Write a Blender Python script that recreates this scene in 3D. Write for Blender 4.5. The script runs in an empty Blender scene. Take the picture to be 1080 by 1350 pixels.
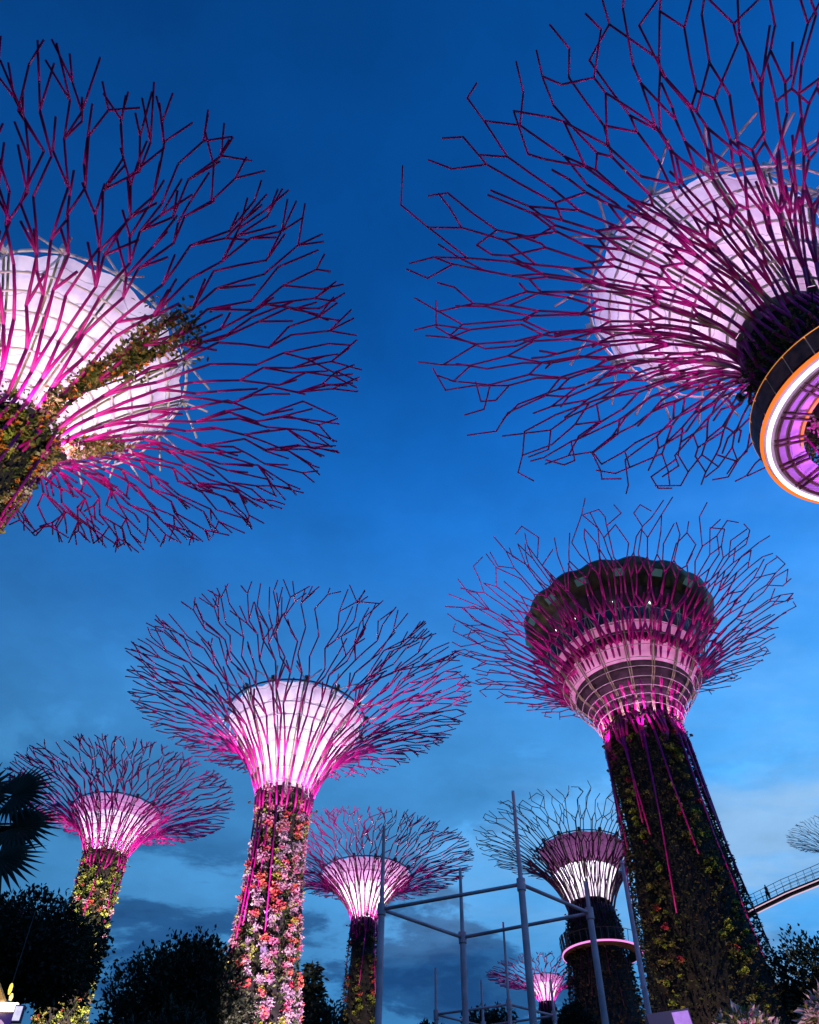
import bpy, math, random
import numpy as np
from mathutils import Vector, Matrix

S = bpy.context.scene
COL = S.collection
PI = math.pi
R_ = math.radians

# ------------------------------------------------------------------ camera
EYE = 1.6
cam_d = bpy.data.cameras.new('camera')
cam = bpy.data.objects.new('camera', cam_d)
COL.objects.link(cam)
cam_d.sensor_fit = 'VERTICAL'
cam_d.sensor_height = 36.0
cam_d.lens = 1110.0 / 1350.0 * 36.0
cam_d.clip_start = 0.1
cam_d.clip_end = 6000
cam.matrix_world = (Matrix.Translation((0, 0, EYE)) @ Matrix.Rotation(R_(90 + 46.6), 4, 'X')
                    @ Matrix.Rotation(R_(0.6), 4, 'Z'))
S.camera = cam
S.view_settings.view_transform = 'Standard'
S.view_settings.look = 'None'
S.view_settings.exposure = 0.0
S.view_settings.gamma = 1.0

# ------------------------------------------------------------------ dusk sky with cloud bank
W = bpy.data.worlds.new('World')
S.world = W
W.use_nodes = True
nt = W.node_tree
nt.nodes.clear()


def N(t, tree=None, **kw):
    n = (tree or nt).nodes.new(t)
    for k, v in kw.items():
        setattr(n, k, v)
    return n


def L(a, b, tree=None):
    (tree or nt).links.new(a, b)


def ramp(node, stops, interp='EASE'):
    cr = node.color_ramp
    cr.interpolation = interp
    while len(cr.elements) > 1:
        cr.elements.remove(cr.elements[-1])
    cr.elements[0].position = stops[0][0]
    cr.elements[0].color = (*stops[0][1], 1)
    for p, c in stops[1:]:
        e = cr.elements.new(p)
        e.color = (*c, 1)


out = N('ShaderNodeOutputWorld')
bg = N('ShaderNodeBackground')
tc = N('ShaderNodeTexCoord')
sep = N('ShaderNodeSeparateXYZ')
L(tc.outputs['Generated'], sep.inputs[0])
el = N('ShaderNodeValToRGB')
ramp(el, [(0.0, (.012, .060, .17)), (.27, (.040, .23, .55)), (.38, (.082, .37, .80)), (.48, (.085, .40, .88)),
          (.60, (.032, .25, .74)), (.72, (.007, .158, .60)), (.85, (.0010, .086, .39)), (1.0, (.0004, .047, .21))], 'B_SPLINE')
L(sep.outputs['Z'], el.inputs[0])
# brighter towards the afterglow on the right
az = N('ShaderNodeMath', operation='MULTIPLY_ADD')
L(sep.outputs['X'], az.inputs[0])
az.inputs[1].default_value = 0.75
az.inputs[2].default_value = 1.0
glow = N('ShaderNodeVectorMath', operation='SCALE')
L(el.outputs[0], glow.inputs[0])
L(az.outputs[0], glow.inputs['Scale'])
# clouds: flat noise on a plane overhead
zp = N('ShaderNodeMath', operation='ADD')
zp.inputs[1].default_value = 0.12
L(sep.outputs['Z'], zp.inputs[0])
dv = N('ShaderNodeVectorMath', operation='DIVIDE')
cmb = N('ShaderNodeCombineXYZ')
L(zp.outputs[0], cmb.inputs[0]); L(zp.outputs[0], cmb.inputs[1]); L(zp.outputs[0], cmb.inputs[2])
L(tc.outputs['Generated'], dv.inputs[0]); L(cmb.outputs[0], dv.inputs[1])
n1 = N('ShaderNodeTexNoise')
n1.inputs['Scale'].default_value = 1.7
n1.inputs['Detail'].default_value = 9
n1.inputs['Roughness'].default_value = .58
n1.inputs['Distortion'].default_value = .25
mp = N('ShaderNodeMapping')
mp.inputs['Location'].default_value = (3.1, 1.35, 0)
L(dv.outputs[0], mp.inputs[0]); L(mp.outputs[0], n1.inputs['Vector'])
c1 = N('ShaderNodeValToRGB')
ramp(c1, [(.45, (0, 0, 0)), (.505, (.8, .8, .8)), (.58, (1, 1, 1))])
L(n1.outputs[0], c1.inputs[0])
low = N('ShaderNodeValToRGB')
ramp(low, [(.24, (1, 1, 1)), (.37, (1, 1, 1)), (.45, (.42, .42, .42)), (.56, (.16, .16, .16)), (.70, (0, 0, 0))])
L(sep.outputs['Z'], low.inputs[0])
m0 = N('ShaderNodeMath', operation='MULTIPLY')
L(c1.outputs[0], m0.inputs[0]); L(low.outputs[0], m0.inputs[1])
rgt = N('ShaderNodeValToRGB')          # the bank thins out towards the right
ramp(rgt, [(.18, (1, 1, 1)), (.42, (.35, .35, .35))])
L(sep.outputs['X'], rgt.inputs[0])
m1 = N('ShaderNodeMath', operation='MULTIPLY')
L(m0.outputs[0], m1.inputs[0]); L(rgt.outputs[0], m1.inputs[1])
mixc = N('ShaderNodeMixRGB')
mixc.inputs[2].default_value = (.0065, .062, .21, 1)
L(m1.outputs[0], mixc.inputs[0]); L(glow.outputs[0], mixc.inputs[1])
# pale wisps of cloud still catching light
n2 = N('ShaderNodeTexNoise')
n2.inputs['Scale'].default_value = 2.1
n2.inputs['Detail'].default_value = 5
n2.inputs['Roughness'].default_value = .55
mp2 = N('ShaderNodeMapping')
mp2.inputs['Location'].default_value = (7.7, 2.2, 1.0)
mp2.inputs['Rotation'].default_value = (0, 0, .6)
mp2.inputs['Scale'].default_value = (.6, 1.3, 1)
L(dv.outputs[0], mp2.inputs[0]); L(mp2.outputs[0], n2.inputs['Vector'])
c2 = N('ShaderNodeValToRGB')
ramp(c2, [(.44, (0, 0, 0)), (.66, (.9, .9, .9))])
L(n2.outputs[0], c2.inputs[0])
side = N('ShaderNodeValToRGB')
ramp(side, [(.45, (.03, .03, .03)), (.60, (.45, .45, .45)), (.68, (1.3, 1.3, 1.3))])
sx = N('ShaderNodeMath', operation='MULTIPLY_ADD')
sx.inputs[1].default_value = .5
sx.inputs[2].default_value = .5
L(sep.outputs['X'], sx.inputs[0]); L(sx.outputs[0], side.inputs[0])
low2 = N('ShaderNodeValToRGB')
ramp(low2, [(.24, (.35, .35, .35)), (.34, (1, 1, 1)), (.42, (1, 1, 1)), (.50, (.35, .35, .35)), (.66, (.08, .08, .08)), (.8, (.0, .0, .0))])
L(sep.outputs['Z'], low2.inputs[0])
m2 = N('ShaderNodeMath', operation='MULTIPLY')
m3 = N('ShaderNodeMath', operation='MULTIPLY')
L(c2.outputs[0], m2.inputs[0]); L(side.outputs[0], m2.inputs[1])
L(m2.outputs[0], m3.inputs[0]); L(low2.outputs[0], m3.inputs[1])
mixw = N('ShaderNodeMixRGB')
mixw.inputs[2].default_value = (.27, .52, .86, 1)
L(m3.outputs[0], mixw.inputs[0]); L(mixc.outputs[0], mixw.inputs[1])
# last physical dusk light
sky = N('ShaderNodeTexSky', sky_type='NISHITA')
sky.sun_disc = False
sky.sun_elevation = R_(-3)
sky.sun_rotation = R_(60)
skm = N('ShaderNodeVectorMath', operation='SCALE')
skm.inputs['Scale'].default_value = .05
L(sky.outputs[0], skm.inputs[0])
ad = N('ShaderNodeVectorMath', operation='ADD')
n3 = N('ShaderNodeTexNoise')           # soft mottling of thin high cloud
n3.inputs['Scale'].default_value = 5.5
n3.inputs['Detail'].default_value = 8
n3.inputs['Roughness'].default_value = .6
L(dv.outputs[0], n3.inputs['Vector'])
c3 = N('ShaderNodeMapRange')
c3.inputs[1].default_value = .3; c3.inputs[2].default_value = .7; c3.inputs[3].default_value = .88; c3.inputs[4].default_value = 1.10
L(n3.outputs[0], c3.inputs[0])
mot = N('ShaderNodeVectorMath', operation='SCALE')
L(mixw.outputs[0], mot.inputs[0]); L(c3.outputs[0], mot.inputs['Scale'])
L(mot.outputs[0], ad.inputs[0]); L(skm.outputs[0], ad.inputs[1])
L(ad.outputs[0], bg.inputs[0])
L(bg.outputs[0], out.inputs[0])
bg.inputs[1].default_value = 1.0


# ------------------------------------------------------------------ helpers
def tag(o, label=None, cat=None, group=None, kind=None):
    if label: o['label'] = label
    if cat: o['category'] = cat
    if group: o['group'] = group
    if kind: o['kind'] = kind
    return o


def empty(name, loc):
    o = bpy.data.objects.new(name, None)
    o.location = loc
    o.empty_display_size = .5
    COL.objects.link(o)
    return o


def mesh_obj(name, V, F, mat, parent=None, smooth=False, mats=None, midx=None):
    """V: (n,3) world coordinates; parents have no rotation, so children are shifted by -location."""
    V = np.asarray(V, dtype=np.float64)
    if parent is not None:
        V = V - np.array(parent_world(parent))
    me = bpy.data.meshes.new(name)
    me.from_pydata(V.tolist(), [], F if isinstance(F, list) else F.tolist())
    for m in (mats or [mat]):
        me.materials.append(m)
    if midx is not None:
        me.polygons.foreach_set('material_index', np.asarray(midx, dtype=np.int32))
    if smooth:
        me.polygons.foreach_set('use_smooth', [True] * len(me.polygons))
    me.update()
    o = bpy.data.objects.new(name, me)
    COL.objects.link(o)
    if parent is not None:
        o.parent = parent
    return o


def parent_world(p):
    v = Vector((0, 0, 0))
    while p is not None:
        v = v + p.location
        p = p.parent
    return v


class MB:
    def __init__(s):
        s.v = []; s.f = []; s.m = []

    def add(s, V, F, mi=0):
        b = len(s.v)
        s.v.extend([tuple(map(float, q)) for q in V])
        for f in F:
            s.f.append([b + int(i) for i in f]); s.m.append(mi)

    def tube(s, pts, rads, n=6, caps=True, closed=False, mi=0):
        pts = [Vector(p) for p in pts]
        k = len(pts)
        if not hasattr(rads, '__len__'): rads = [rads] * k
        ref = None
        V = []
        for i in range(k):
            if closed:
                d = pts[(i + 1) % k] - pts[i - 1]
            else:
                d = pts[min(i + 1, k - 1)] - pts[max(i - 1, 0)]
            d.normalize()
            if ref is None:
                ref = Vector((0, 0, 1)) if abs(d.z) < .9 else Vector((1, 0, 0))
            u = ref - d * ref.dot(d)
            if u.length < 1e-5: u = d.orthogonal()
            u.normalize()
            w = d.cross(u)
            ref = u
            for j in range(n):
                a = 2 * PI * j / n
                V.append(pts[i] + (u * math.cos(a) + w * math.sin(a)) * rads[i])
        F = []
        for i in range(k if closed else k - 1):
            i2 = (i + 1) % k
            for j in range(n):
                j2 = (j + 1) % n
                F.append((i * n + j, i * n + j2, i2 * n + j2, i2 * n + j))
        if caps and not closed:
            F.append(tuple(range(n - 1, -1, -1))); F.append(tuple((k - 1) * n + j for j in range(n)))
        s.add(V, F, mi)

    def box(s, c, sz, ax=None, mi=0):
        c = Vector(c)
        X, Y, Z = ax or (Vector((1, 0, 0)), Vector((0, 1, 0)), Vector((0, 0, 1)))
        V = [c + X * (sz[0] / 2 * a) + Y * (sz[1] / 2 * b) + Z * (sz[2] / 2 * d)
             for a in (-1, 1) for b in (-1, 1) for d in (-1, 1)]
        s.add(V, [(0, 1, 3, 2), (4, 6, 7, 5), (0, 4, 5, 1), (2, 3, 7, 6), (0, 2, 6, 4), (1, 5, 7, 3)], mi)

    def lathe(s, cx, cy, prof, n=48, a0=0., a1=2 * PI, fn=None, mi=0):
        full = abs(a1 - a0 - 2 * PI) < 1e-6
        k = n if full else n + 1
        V = []
        for (r, z) in prof:
            for j in range(k):
                a = a0 + (a1 - a0) * j / n
                rr, zz = fn(r, z, a) if fn else (r, z)
                V.append((cx + rr * math.cos(a), cy + rr * math.sin(a), zz))
        F = []
        for i in range(len(prof) - 1):
            for j in range(n):
                j2 = (j + 1) % k
                F.append((i * k + j, i * k + j2, (i + 1) * k + j2, (i + 1) * k + j))
        s.add(V, F, mi)

    def build(s, name, mat, parent=None, smooth=False, mats=None):
        return mesh_obj(name, s.v, s.f, mat, parent, smooth, mats, s.m if mats else None)


def leaf_cloud(P, D, size, aspect, rng, fold=.25):
    """P points, D leaf directions (unit), size array -> folded diamond leaves, 4 verts, 2 tris each."""
    n = len(P)
    rv = rng.normal(size=(n, 3))
    side = np.cross(D, rv)
    side /= np.linalg.norm(side, axis=1, keepdims=True) + 1e-9
    nor = np.cross(side, D)
    s = size[:, None]
    a = P
    b = P + D * s * .5 + side * s * aspect * .5 + nor * s * fold * .4
    c = P + D * s + nor * s * rng.uniform(-.25, .25, (n, 1))
    d = P + D * s * .5 - side * s * aspect * .5 + nor * s * fold * .4
    V = np.stack([a, b, c, d], 1).reshape(-1, 3)
    i = np.arange(n) * 4
    F = np.concatenate([np.stack([i, i + 1, i + 2], 1), np.stack([i, i + 2, i + 3], 1)])
    return V, F


def unit(v):
    return v / (np.linalg.norm(v, axis=-1, keepdims=True) + 1e-9)


# ------------------------------------------------------------------ materials
def mat(name, col, rough=.6, metal=0., var=0., vscale=3., emit=None, estr=0., spec=.4, bump=0., bscale=20., col2=None, detail=4):
    m = bpy.data.materials.new(name)
    m.use_nodes = True
    t = m.node_tree
    b = t.nodes['Principled BSDF']
    b.inputs['Base Color'].default_value = (*col, 1)
    b.inputs['Roughness'].default_value = rough
    b.inputs['Metallic'].default_value = metal
    b.inputs['Specular IOR Level'].default_value = spec
    if emit:
        b.inputs['Emission Color'].default_value = (*emit, 1)
        b.inputs['Emission Strength'].default_value = estr
    if var > 0 or col2 or bump:
        g = N('ShaderNodeTexCoord', t)
        no = N('ShaderNodeTexNoise', t)
        no.inputs['Scale'].default_value = vscale
        no.inputs['Detail'].default_value = detail
        L(g.outputs['Object'], no.inputs['Vector'], t)
        r = N('ShaderNodeValToRGB', t)
        lo = tuple(c * (1 - var) for c in col)
        hi = col2 or tuple(min(1, c * (1 + var)) for c in col)
        ramp(r, [(.36, lo), (.64, hi)], 'LINEAR')
        L(no.outputs[0], r.inputs[0], t)
        L(r.outputs[0], b.inputs['Base Color'], t)
        if bump:
            n2_ = N('ShaderNodeTexNoise', t)
            n2_.inputs['Scale'].default_value = bscale
            L(g.outputs['Object'], n2_.inputs['Vector'], t)
            bp = N('ShaderNodeBump', t)
            bp.inputs['Strength'].default_value = bump
            L(n2_.outputs[0], bp.inputs['Height'], t)
            L(bp.outputs[0], b.inputs['Normal'], t)
    return m


def leafmat(name, cols, scale=1.0, rough=.5, trans=.25):
    """leaves: colour varies from leaf clump to leaf clump through noise cells"""
    m = bpy.data.materials.new(name)
    m.use_nodes = True
    t = m.node_tree
    b = t.nodes['Principled BSDF']
    o = t.nodes['Material Output']
    g = N('ShaderNodeTexCoord', t)
    vo = N('ShaderNodeTexVoronoi', t)
    vo.inputs['Scale'].default_value = scale
    L(g.outputs['Object'], vo.inputs['Vector'], t)
    sp = N('ShaderNodeSeparateColor', t)
    L(vo.outputs['Color'], sp.inputs[0], t)
    r = N('ShaderNodeValToRGB', t)
    st = [(i / max(1, len(cols)), c) for i, c in enumerate(cols)]
    ramp(r, st, 'CONSTANT')
    L(sp.outputs[0], r.inputs[0], t)
    L(r.outputs[0], b.inputs['Base Color'], t)
    b.inputs['Roughness'].default_value = rough
    b.inputs['Specular IOR Level'].default_value = .25
    tr = N('ShaderNodeBsdfTranslucent', t)
    L(r.outputs[0], tr.inputs[0], t)
    mx = N('ShaderNodeMixShader', t)
    mx.inputs[0].default_value = trans
    L(b.outputs[0], mx.inputs[1], t); L(tr.outputs[0], mx.inputs[2], t)
    L(mx.outputs[0], o.inputs[0], t)
    return m


def membrane(name, col, trans=.6, seam=.6):
    """taut white roof membrane: diffuse + translucent with fine seams"""
    m = bpy.data.materials.new(name)
    m.use_nodes = True
    t = m.node_tree
    t.nodes.remove(t.nodes['Principled BSDF'])
    o = t.nodes['Material Output']
    g = N('ShaderNodeTexCoord', t)
    sp = N('ShaderNodeSeparateXYZ', t)
    L(g.outputs['Object'], sp.inputs[0], t)
    no = N('ShaderNodeTexNoise', t)
    no.inputs['Scale'].default_value = .9
    no.inputs['Detail'].default_value = 6
    L(g.outputs['Object'], no.inputs['Vector'], t)
    mu = N('ShaderNodeMath', t, operation='MULTIPLY_ADD')
    mu.inputs[1].default_value = 1.3
    L(sp.outputs['Z'], mu.inputs[0], t)
    L(no.outputs[0], mu.inputs[2], t)
    fr = N('ShaderNodeMath', t, operation='FRACT')
    L(mu.outputs[0], fr.inputs[0], t)
    r = N('ShaderNodeValToRGB', t)
    dk = tuple(c * seam for c in col)
    ramp(r, [(0, dk), (.05, dk), (.08, col), (1, col)], 'LINEAR')
    L(fr.outputs[0], r.inputs[0], t)
    st = N('ShaderNodeValToRGB', t)
    ramp(st, [(.30, (.68, .60, .70)), (.48, (.88, .83, .89)), (.62, (1, 1, 1))], 'LINEAR')
    L(no.outputs[0], st.inputs[0], t)
    mm = N('ShaderNodeMixRGB', t, blend_type='MULTIPLY')
    mm.inputs[0].default_value = 1
    L(r.outputs[0], mm.inputs[1], t); L(st.outputs[0], mm.inputs[2], t)
    d = N('ShaderNodeBsdfDiffuse', t)
    tr = N('ShaderNodeBsdfTranslucent', t)
    L(mm.outputs[0], d.inputs[0], t); L(mm.outputs[0], tr.inputs[0], t)
    mx = N('ShaderNodeMixShader', t)
    mx.inputs[0].default_value = trans
    L(d.outputs[0], mx.inputs[1], t); L(tr.outputs[0], mx.inputs[2], t)
    L(mx.outputs[0], o.inputs[0], t)
    return m


def emitter(name, col, s):
    return mat(name, (.02, .02, .02), .5, emit=col, estr=s)


M = {
    'rod': mat('painted_steel_plum', (.40, .004, .21), .42, var=.25, vscale=1.5, spec=.35),
    'rod_dark': mat('painted_steel_dark_plum', (.24, .004, .13), .42, var=.25, vscale=1.5, spec=.35),
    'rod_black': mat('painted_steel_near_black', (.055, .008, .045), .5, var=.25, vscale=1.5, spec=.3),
    'hoop': mat('white_steel', (.72, .70, .72), .4, var=.08),
    'rib': mat('olive_steel', (.33, .32, .20), .55, var=.25, vscale=2),
    'ringdark': mat('dark_ring', (.05, .04, .05), .6, var=.3),
    'core': mat('dark_concrete', (.016, .013, .015), .9, var=.5, vscale=2.5, bump=.6, bscale=6),
    'corelight': mat('grey_concrete', (.30, .29, .31), .85, var=.3, vscale=1.2, bump=.3, bscale=5),
    'skin': membrane('white_membrane', (.86, .82, .86)),
    'skin_pink_lit': membrane('membrane_pink_light', (.80, .42, .68), trans=.5),  # pink light on the cone's upper flare, put into the membrane colour
    'skin_mauve_lit': membrane('membrane_mauve_light', (.30, .11, .26), trans=.25),  # same pink light in a darker mauve, painted as membrane colour
    'flood': mat('floodlight_housing', (.05, .05, .055), .5, metal=.3, var=.2),
    'lens': emitter('floodlight_lens', (1, .55, .9), 1.6),
    'lens_warm': emitter('warm_lens', (1, .72, .55), 8),
    'lens_cool': emitter('cool_lens', (.75, 1, .95), 5),
    'pole': mat('grey_pole_pink_ambient', (.74, .36, .42), .5, metal=0., var=.2, vscale=2),  # light grey poles; pinkish ambient light is put into the base colour
    'deck': mat('deck_steel', (.42, .30, .50), .5, var=.15, vscale=2),
    'rail': mat('dark_mesh_panel', (.085, .038, .034), .55, var=.5, vscale=3),
    'led_white': emitter('white_led', (1, .92, 1), 2.2),
    'led_orange': emitter('orange_led', (1, .20, .015), 1.15),
    'led_pink': emitter('pink_led', (1, .30, .80), 1.2),
    'bark': mat('bark', (.05, .038, .03), .9, var=.4, vscale=4, bump=.5),
    'leaf_tree': leafmat('evergreen_leaves', [(.016, .022, .012), (.022, .030, .014), (.012, .018, .010), (.028, .034, .018)], .5),
    'leaf_palm': leafmat('palm_leaves', [(.010, .016, .011), (.014, .020, .013)], .5),
    'grass': mat('lawn', (.03, .05, .018), .95, var=.5, vscale=1.5, bump=.5, bscale=30),
}


# ------------------------------------------------------------------ ground
def ground():
    b = MB()
    rr = [0, 6, 14, 30, 60, 120, 300, 900, 2500]
    n = 64
    V = [(0, 0, 0)]
    F = []
    rng = random.Random(3)
    for r in rr[1:]:
        for j in range(n):
            a = 2 * PI * j / n
            V.append((r * math.cos(a), r * math.sin(a), rng.uniform(-.05, .05) if r < 300 else 0))
    for j in range(n): F.append((0, 1 + j, 1 + (j + 1) % n))
    for i in range(len(rr) - 2):
        for j in range(n):
            F.append((1 + i * n + j, 1 + (i + 1) * n + j, 1 + (i + 1) * n + (j + 1) % n, 1 + i * n + (j + 1) % n))
    b.add(V, F)
    tag(b.build('ground', M['grass'], smooth=True), 'dark lawn spread under the lit towers', kind='structure')


ground()


# ------------------------------------------------------------------ the tree towers
class Tower:
    def __init__(s, **k):
        s.__dict__.update(k)
        s.rng = random.Random(s.seed)
        s.nr = np.random.default_rng(s.seed)
        s.tpz = [p[0] for p in s.trunk][::-1]
        s.tpr = [p[1] for p in s.trunk][::-1]

    def axis(s, z):
        """trunk centre at height z (some trunks lean a little)"""
        f = (s.zn - z) / s.zn if z < s.zn else 0
        return s.x + s.lean[0] * f, s.y + s.lean[1] * f

    def tr(s, z):
        return float(np.interp(z, s.tpz, s.tpr))

    def centre(s, t):
        f = t * t * (3 - 2 * t) if 0 < t < 1 else (0 if t <= 0 else 1)
        return s.x + s.off[0] * f, s.y + s.off[1] * f

    def prof(s, t):
        p1r = s.rn + s.R * s.k1; p1z = s.zn + (s.zr - s.zn) * s.k2
        u = 1 - t
        return u * u * s.rn + 2 * t * u * p1r + t * t * s.R, u * u * s.zn + 2 * t * u * p1z + t * t * s.zr

    def pos(s, a, t, inset=0.):
        if t < 0:
            z = s.zn + t * s.R
            # short rods end rooted in the planting, long ones run on over it
            o = -.04 if -.32 < t < -.125 else .02
            r = s.rn + (s.tr(z) + o * s.R - s.rn) * min(1, -t / .12)
            cx, cy = s.axis(z)
            return Vector((cx + r * math.cos(a), cy + r * math.sin(a), z))
        r, z = s.prof(t)
        cx, cy = s.centre(t)
        return Vector((cx + (r - inset) * math.cos(a), cy + (r - inset) * math.sin(a), z + inset * .3))

    def skinpos(s, a, f, d=0.):
        """cone of the membrane; f 0..1 from neck to ring, d outward offset"""
        r0 = s.rn * .80
        r = r0 + (s.rs - r0) * (.62 * f + .38 * f * f) + d
        z = s.zn + (s.zs - s.zn) * f
        k = min(1, max(0, f)) ** 1.2
        cx, cy = s.x + s.off[0] * k, s.y + s.off[1] * k
        return Vector((cx + r * math.cos(a), cy + r * math.sin(a), z))

    def run_down(s, E, a, i):
        """the part of a rod that runs on down the trunk"""
        R = s.rng
        dn = R.uniform(.14, .26) if R.random() < .72 else R.uniform(min(.55, s.down), max(.6, s.down))
        tw = R.uniform(-.4, .4)
        E.append((a + tw, -dn, a + tw * .3, -.12, i))
        E.append((a + tw * .3, -.12, a, 0, i))

    def edges_grow(s):
        """rods that fork outwards like twigs, crossing their neighbours"""
        R = s.rng
        N0 = s.N0; sp0 = 2 * PI / N0; E = []
        tt = np.linspace(0, 1.12, 220)
        rr = np.array([s.prof(t)[0] for t in tt]) / s.R
        T = lambda r: float(np.interp(r, rr, tt))
        r0 = rr[0]

        def seg(a, r, h, l, ow):
            if r + l * math.cos(h) > 1.03: l = max(.02, (R.uniform(1.0, 1.045) - r) / math.cos(h))
            r2 = r + l * math.cos(h); a2 = a + l * math.sin(h) / (r + .5 * l)
            E.append((a, T(r), a2, T(r2), ow))
            return a2, r2

        def twig(a, r, h, ow, depth=0):
            if r > .965: return
            a2, r2 = seg(a, r, h, R.uniform(.06, .13), ow)
            if R.random() < .55 and r2 < 1.0 and depth < 2:
                twig(a2, r2, h * R.uniform(-.2, .5), ow, depth + 1)
                if R.random() < .42: twig(a2, r2, h * R.uniform(1.1, 1.5) if abs(h) < .6 else -h * .6, ow, 2)
        for i in range(N0):
            a = (i + .5) * sp0 + R.uniform(-.12, .12) * sp0
            s.run_down(E, a, i)
            rf = R.uniform(.18, .26)
            a1 = a + R.uniform(-.25, .25) * sp0
            E.append((a, 0, a1, T(rf), i))
            st = [(a1, rf, (i + .5 + q) * sp0, q * 2, 0) for q in (-.25, .25)]
            while st:
                a, r, lane, sg, n = st.pop()
                rmax = R.uniform(.87, .935)
                split = False
                sgn = 1 if sg > 0 else -1
                while True:
                    st_h = max(-.6, min(.6, (lane - a) * r / .11))
                    h = st_h * .9 + sgn * (R.uniform(.05, .27) if r > .42 else R.uniform(.02, .13))
                    l = R.uniform(.085, .165)
                    a2, r2 = seg(a, r, h, l, i)
                    if r2 > .32 and R.random() < .66:
                        twig(a2, r2, -sgn * R.uniform(.36, .72) + h * .3, i)
                    if r2 > rmax:
                        if R.random() < .8: twig(a2, r2, h + R.uniform(.2, .7), i, 1)
                        if R.random() < .8: twig(a2, r2, h - R.uniform(.2, .7), i, 1)
                        break
                    if not split and n == 0 and r2 > .42 and R.random() < .34:
                        split = True
                        st.append((a2, r2, lane + sgn * -.20 * sp0, -sgn, 1)); lane += sgn * .12 * sp0; n = 1
                    a, r = a2, r2
                    if R.random() < .8: sgn = -sgn
        return E

    def all_edges(s):
        if not s.hex:
            return [e + (0.,) for e in s.edges_grow()]
        out_ = []
        for q in (0, 1):
            out_ += [(e[0] + q * PI / s.N0, e[1], e[2] + q * PI / s.N0, e[3], e[4] + q * s.N0, q * .02 * s.R) for e in s.edges()]
        return out_

    def edges(s):
        """honeycomb lattice in (angle, t, owner); a rod forks, and some forks meet the neighbour's"""
        R = s.rng
        N0 = s.N0; sp0 = 2 * PI / N0; sp = sp0 / 2; E = []
        A = []; T = []; O = []
        for i in range(N0):
            a = (i + .5) * sp0 + R.uniform(-.1, .1) * sp0
            tf = R.uniform(.05, .19)
            a2 = a + R.uniform(-.2, .2) * sp0
            s.run_down(E, a, i)
            E.append((a, 0, a2, tf, i))
            for q in (-1, 1):
                aa = a2 + q * R.uniform(.16, .32) * sp0; tt = s.lv[0] + R.uniform(-.04, .04)
                E.append((a2, tf, aa, tt, i))
                A.append(aa); T.append(tt); O.append(i)
        n = len(A)
        jit = s.jit
        for m, (tf, tm) in enumerate(s.lv[1]):
            fa = []; ft = []
            for c in range(n):
                a = A[c] + R.uniform(-jit, jit) * sp * .6
                t = max(T[c] + .025, tf + R.uniform(-.022, .022))
                E.append((A[c], T[c], a, t, O[c])); fa.append(a); ft.append(t)
            NA = []; NT = []; NO = []
            pd = s.pdel[min(m, len(s.pdel) - 1)]
            for c in range(n):
                d = (c + 1) % n
                al = fa[c]; ar = fa[d] + (2 * PI if d == 0 else 0)
                a = (al + ar) / 2 + R.uniform(-jit, jit) * sp * .7
                t = max(ft[c], ft[d]) + .025 + R.random() * (tm - tf)
                NA.append(a); NT.append(t)
                u = R.random()
                dl = u < pd
                dr = (not dl) and u < 2 * pd
                NO.append(O[d] if dl else O[c])
                for (pa, pt, drop, ow) in ((al, ft[c], dl, O[c]), (ar, ft[d], dr, O[d])):
                    if drop:
                        if R.random() < .60:
                            k = R.uniform(.3, .62)
                            xa = pa + (a - pa) * k; xt = pt + (t - pt) * k
                            E.append((pa, pt, xa, xt, ow))
                            if R.random() < .55:
                                E.append((xa, xt, xa + R.uniform(-.12, .12) * sp, xt + R.uniform(.03, .08), ow))
                    else:
                        E.append((pa, pt, a, t, ow))
            A, T, O = NA, NT, NO
        tf, tm = s.lv[2]
        fa = []; ft = []
        for c in range(n):
            a = A[c] + R.uniform(-jit, jit) * sp * .5; t = max(T[c] + .02, tf + R.uniform(-.05, .03))
            E.append((A[c], T[c], a, t, O[c])); fa.append(a); ft.append(t)
        for c in range(n):
            if s.hex:
                d = (c + 1) % n
                ar = fa[d] + (2 * PI if d == 0 else 0)
                a = (fa[c] + ar) / 2 + R.uniform(-.25, .25) * sp; t = max(ft[c], ft[d]) + R.uniform(.03, .085)
                u = R.random()
                ow = O[d]
                if u < .72: E.append((fa[c], ft[c], a, t, O[c])); ow = O[c]
                if u > .30: E.append((ar, ft[d], a, t, O[d]))
                q = R.choice((-1, 1))
                a3 = a + q * R.uniform(.05, .45) * sp; t3 = min(1.035, t + R.uniform(.03, .075))
                if R.random() < .85:
                    E.append((a, t, a3, t3, ow))
                    if R.random() < .35: E.append((a3, t3, a3 + q * R.uniform(.3, .9) * sp, t3 + R.uniform(-.03, .02), ow))
            else:
                k = R.random()
                for q in (-1, 1):
                    if (q < 0 and k < .15) or (q > 0 and k > .85): continue
                    a2 = fa[c] + q * R.uniform(.15, .45) * sp; t2 = ft[c] + R.uniform(.045, .10)
                    E.append((fa[c], ft[c], a2, t2, O[c]))
                    if R.random() < .66:
                        a3 = a2 + R.uniform(-.35, .35) * sp
                        E.append((a2, t2, a3, min(1.05, t2 + R.uniform(.03, .09)), O[c]))
                        if R.random() < .4:
                            E.append((a2, t2, a2 - R.uniform(-.6, .6) * sp, min(1.03, t2 + R.uniform(.02, .06)), O[c]))
        return E

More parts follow.
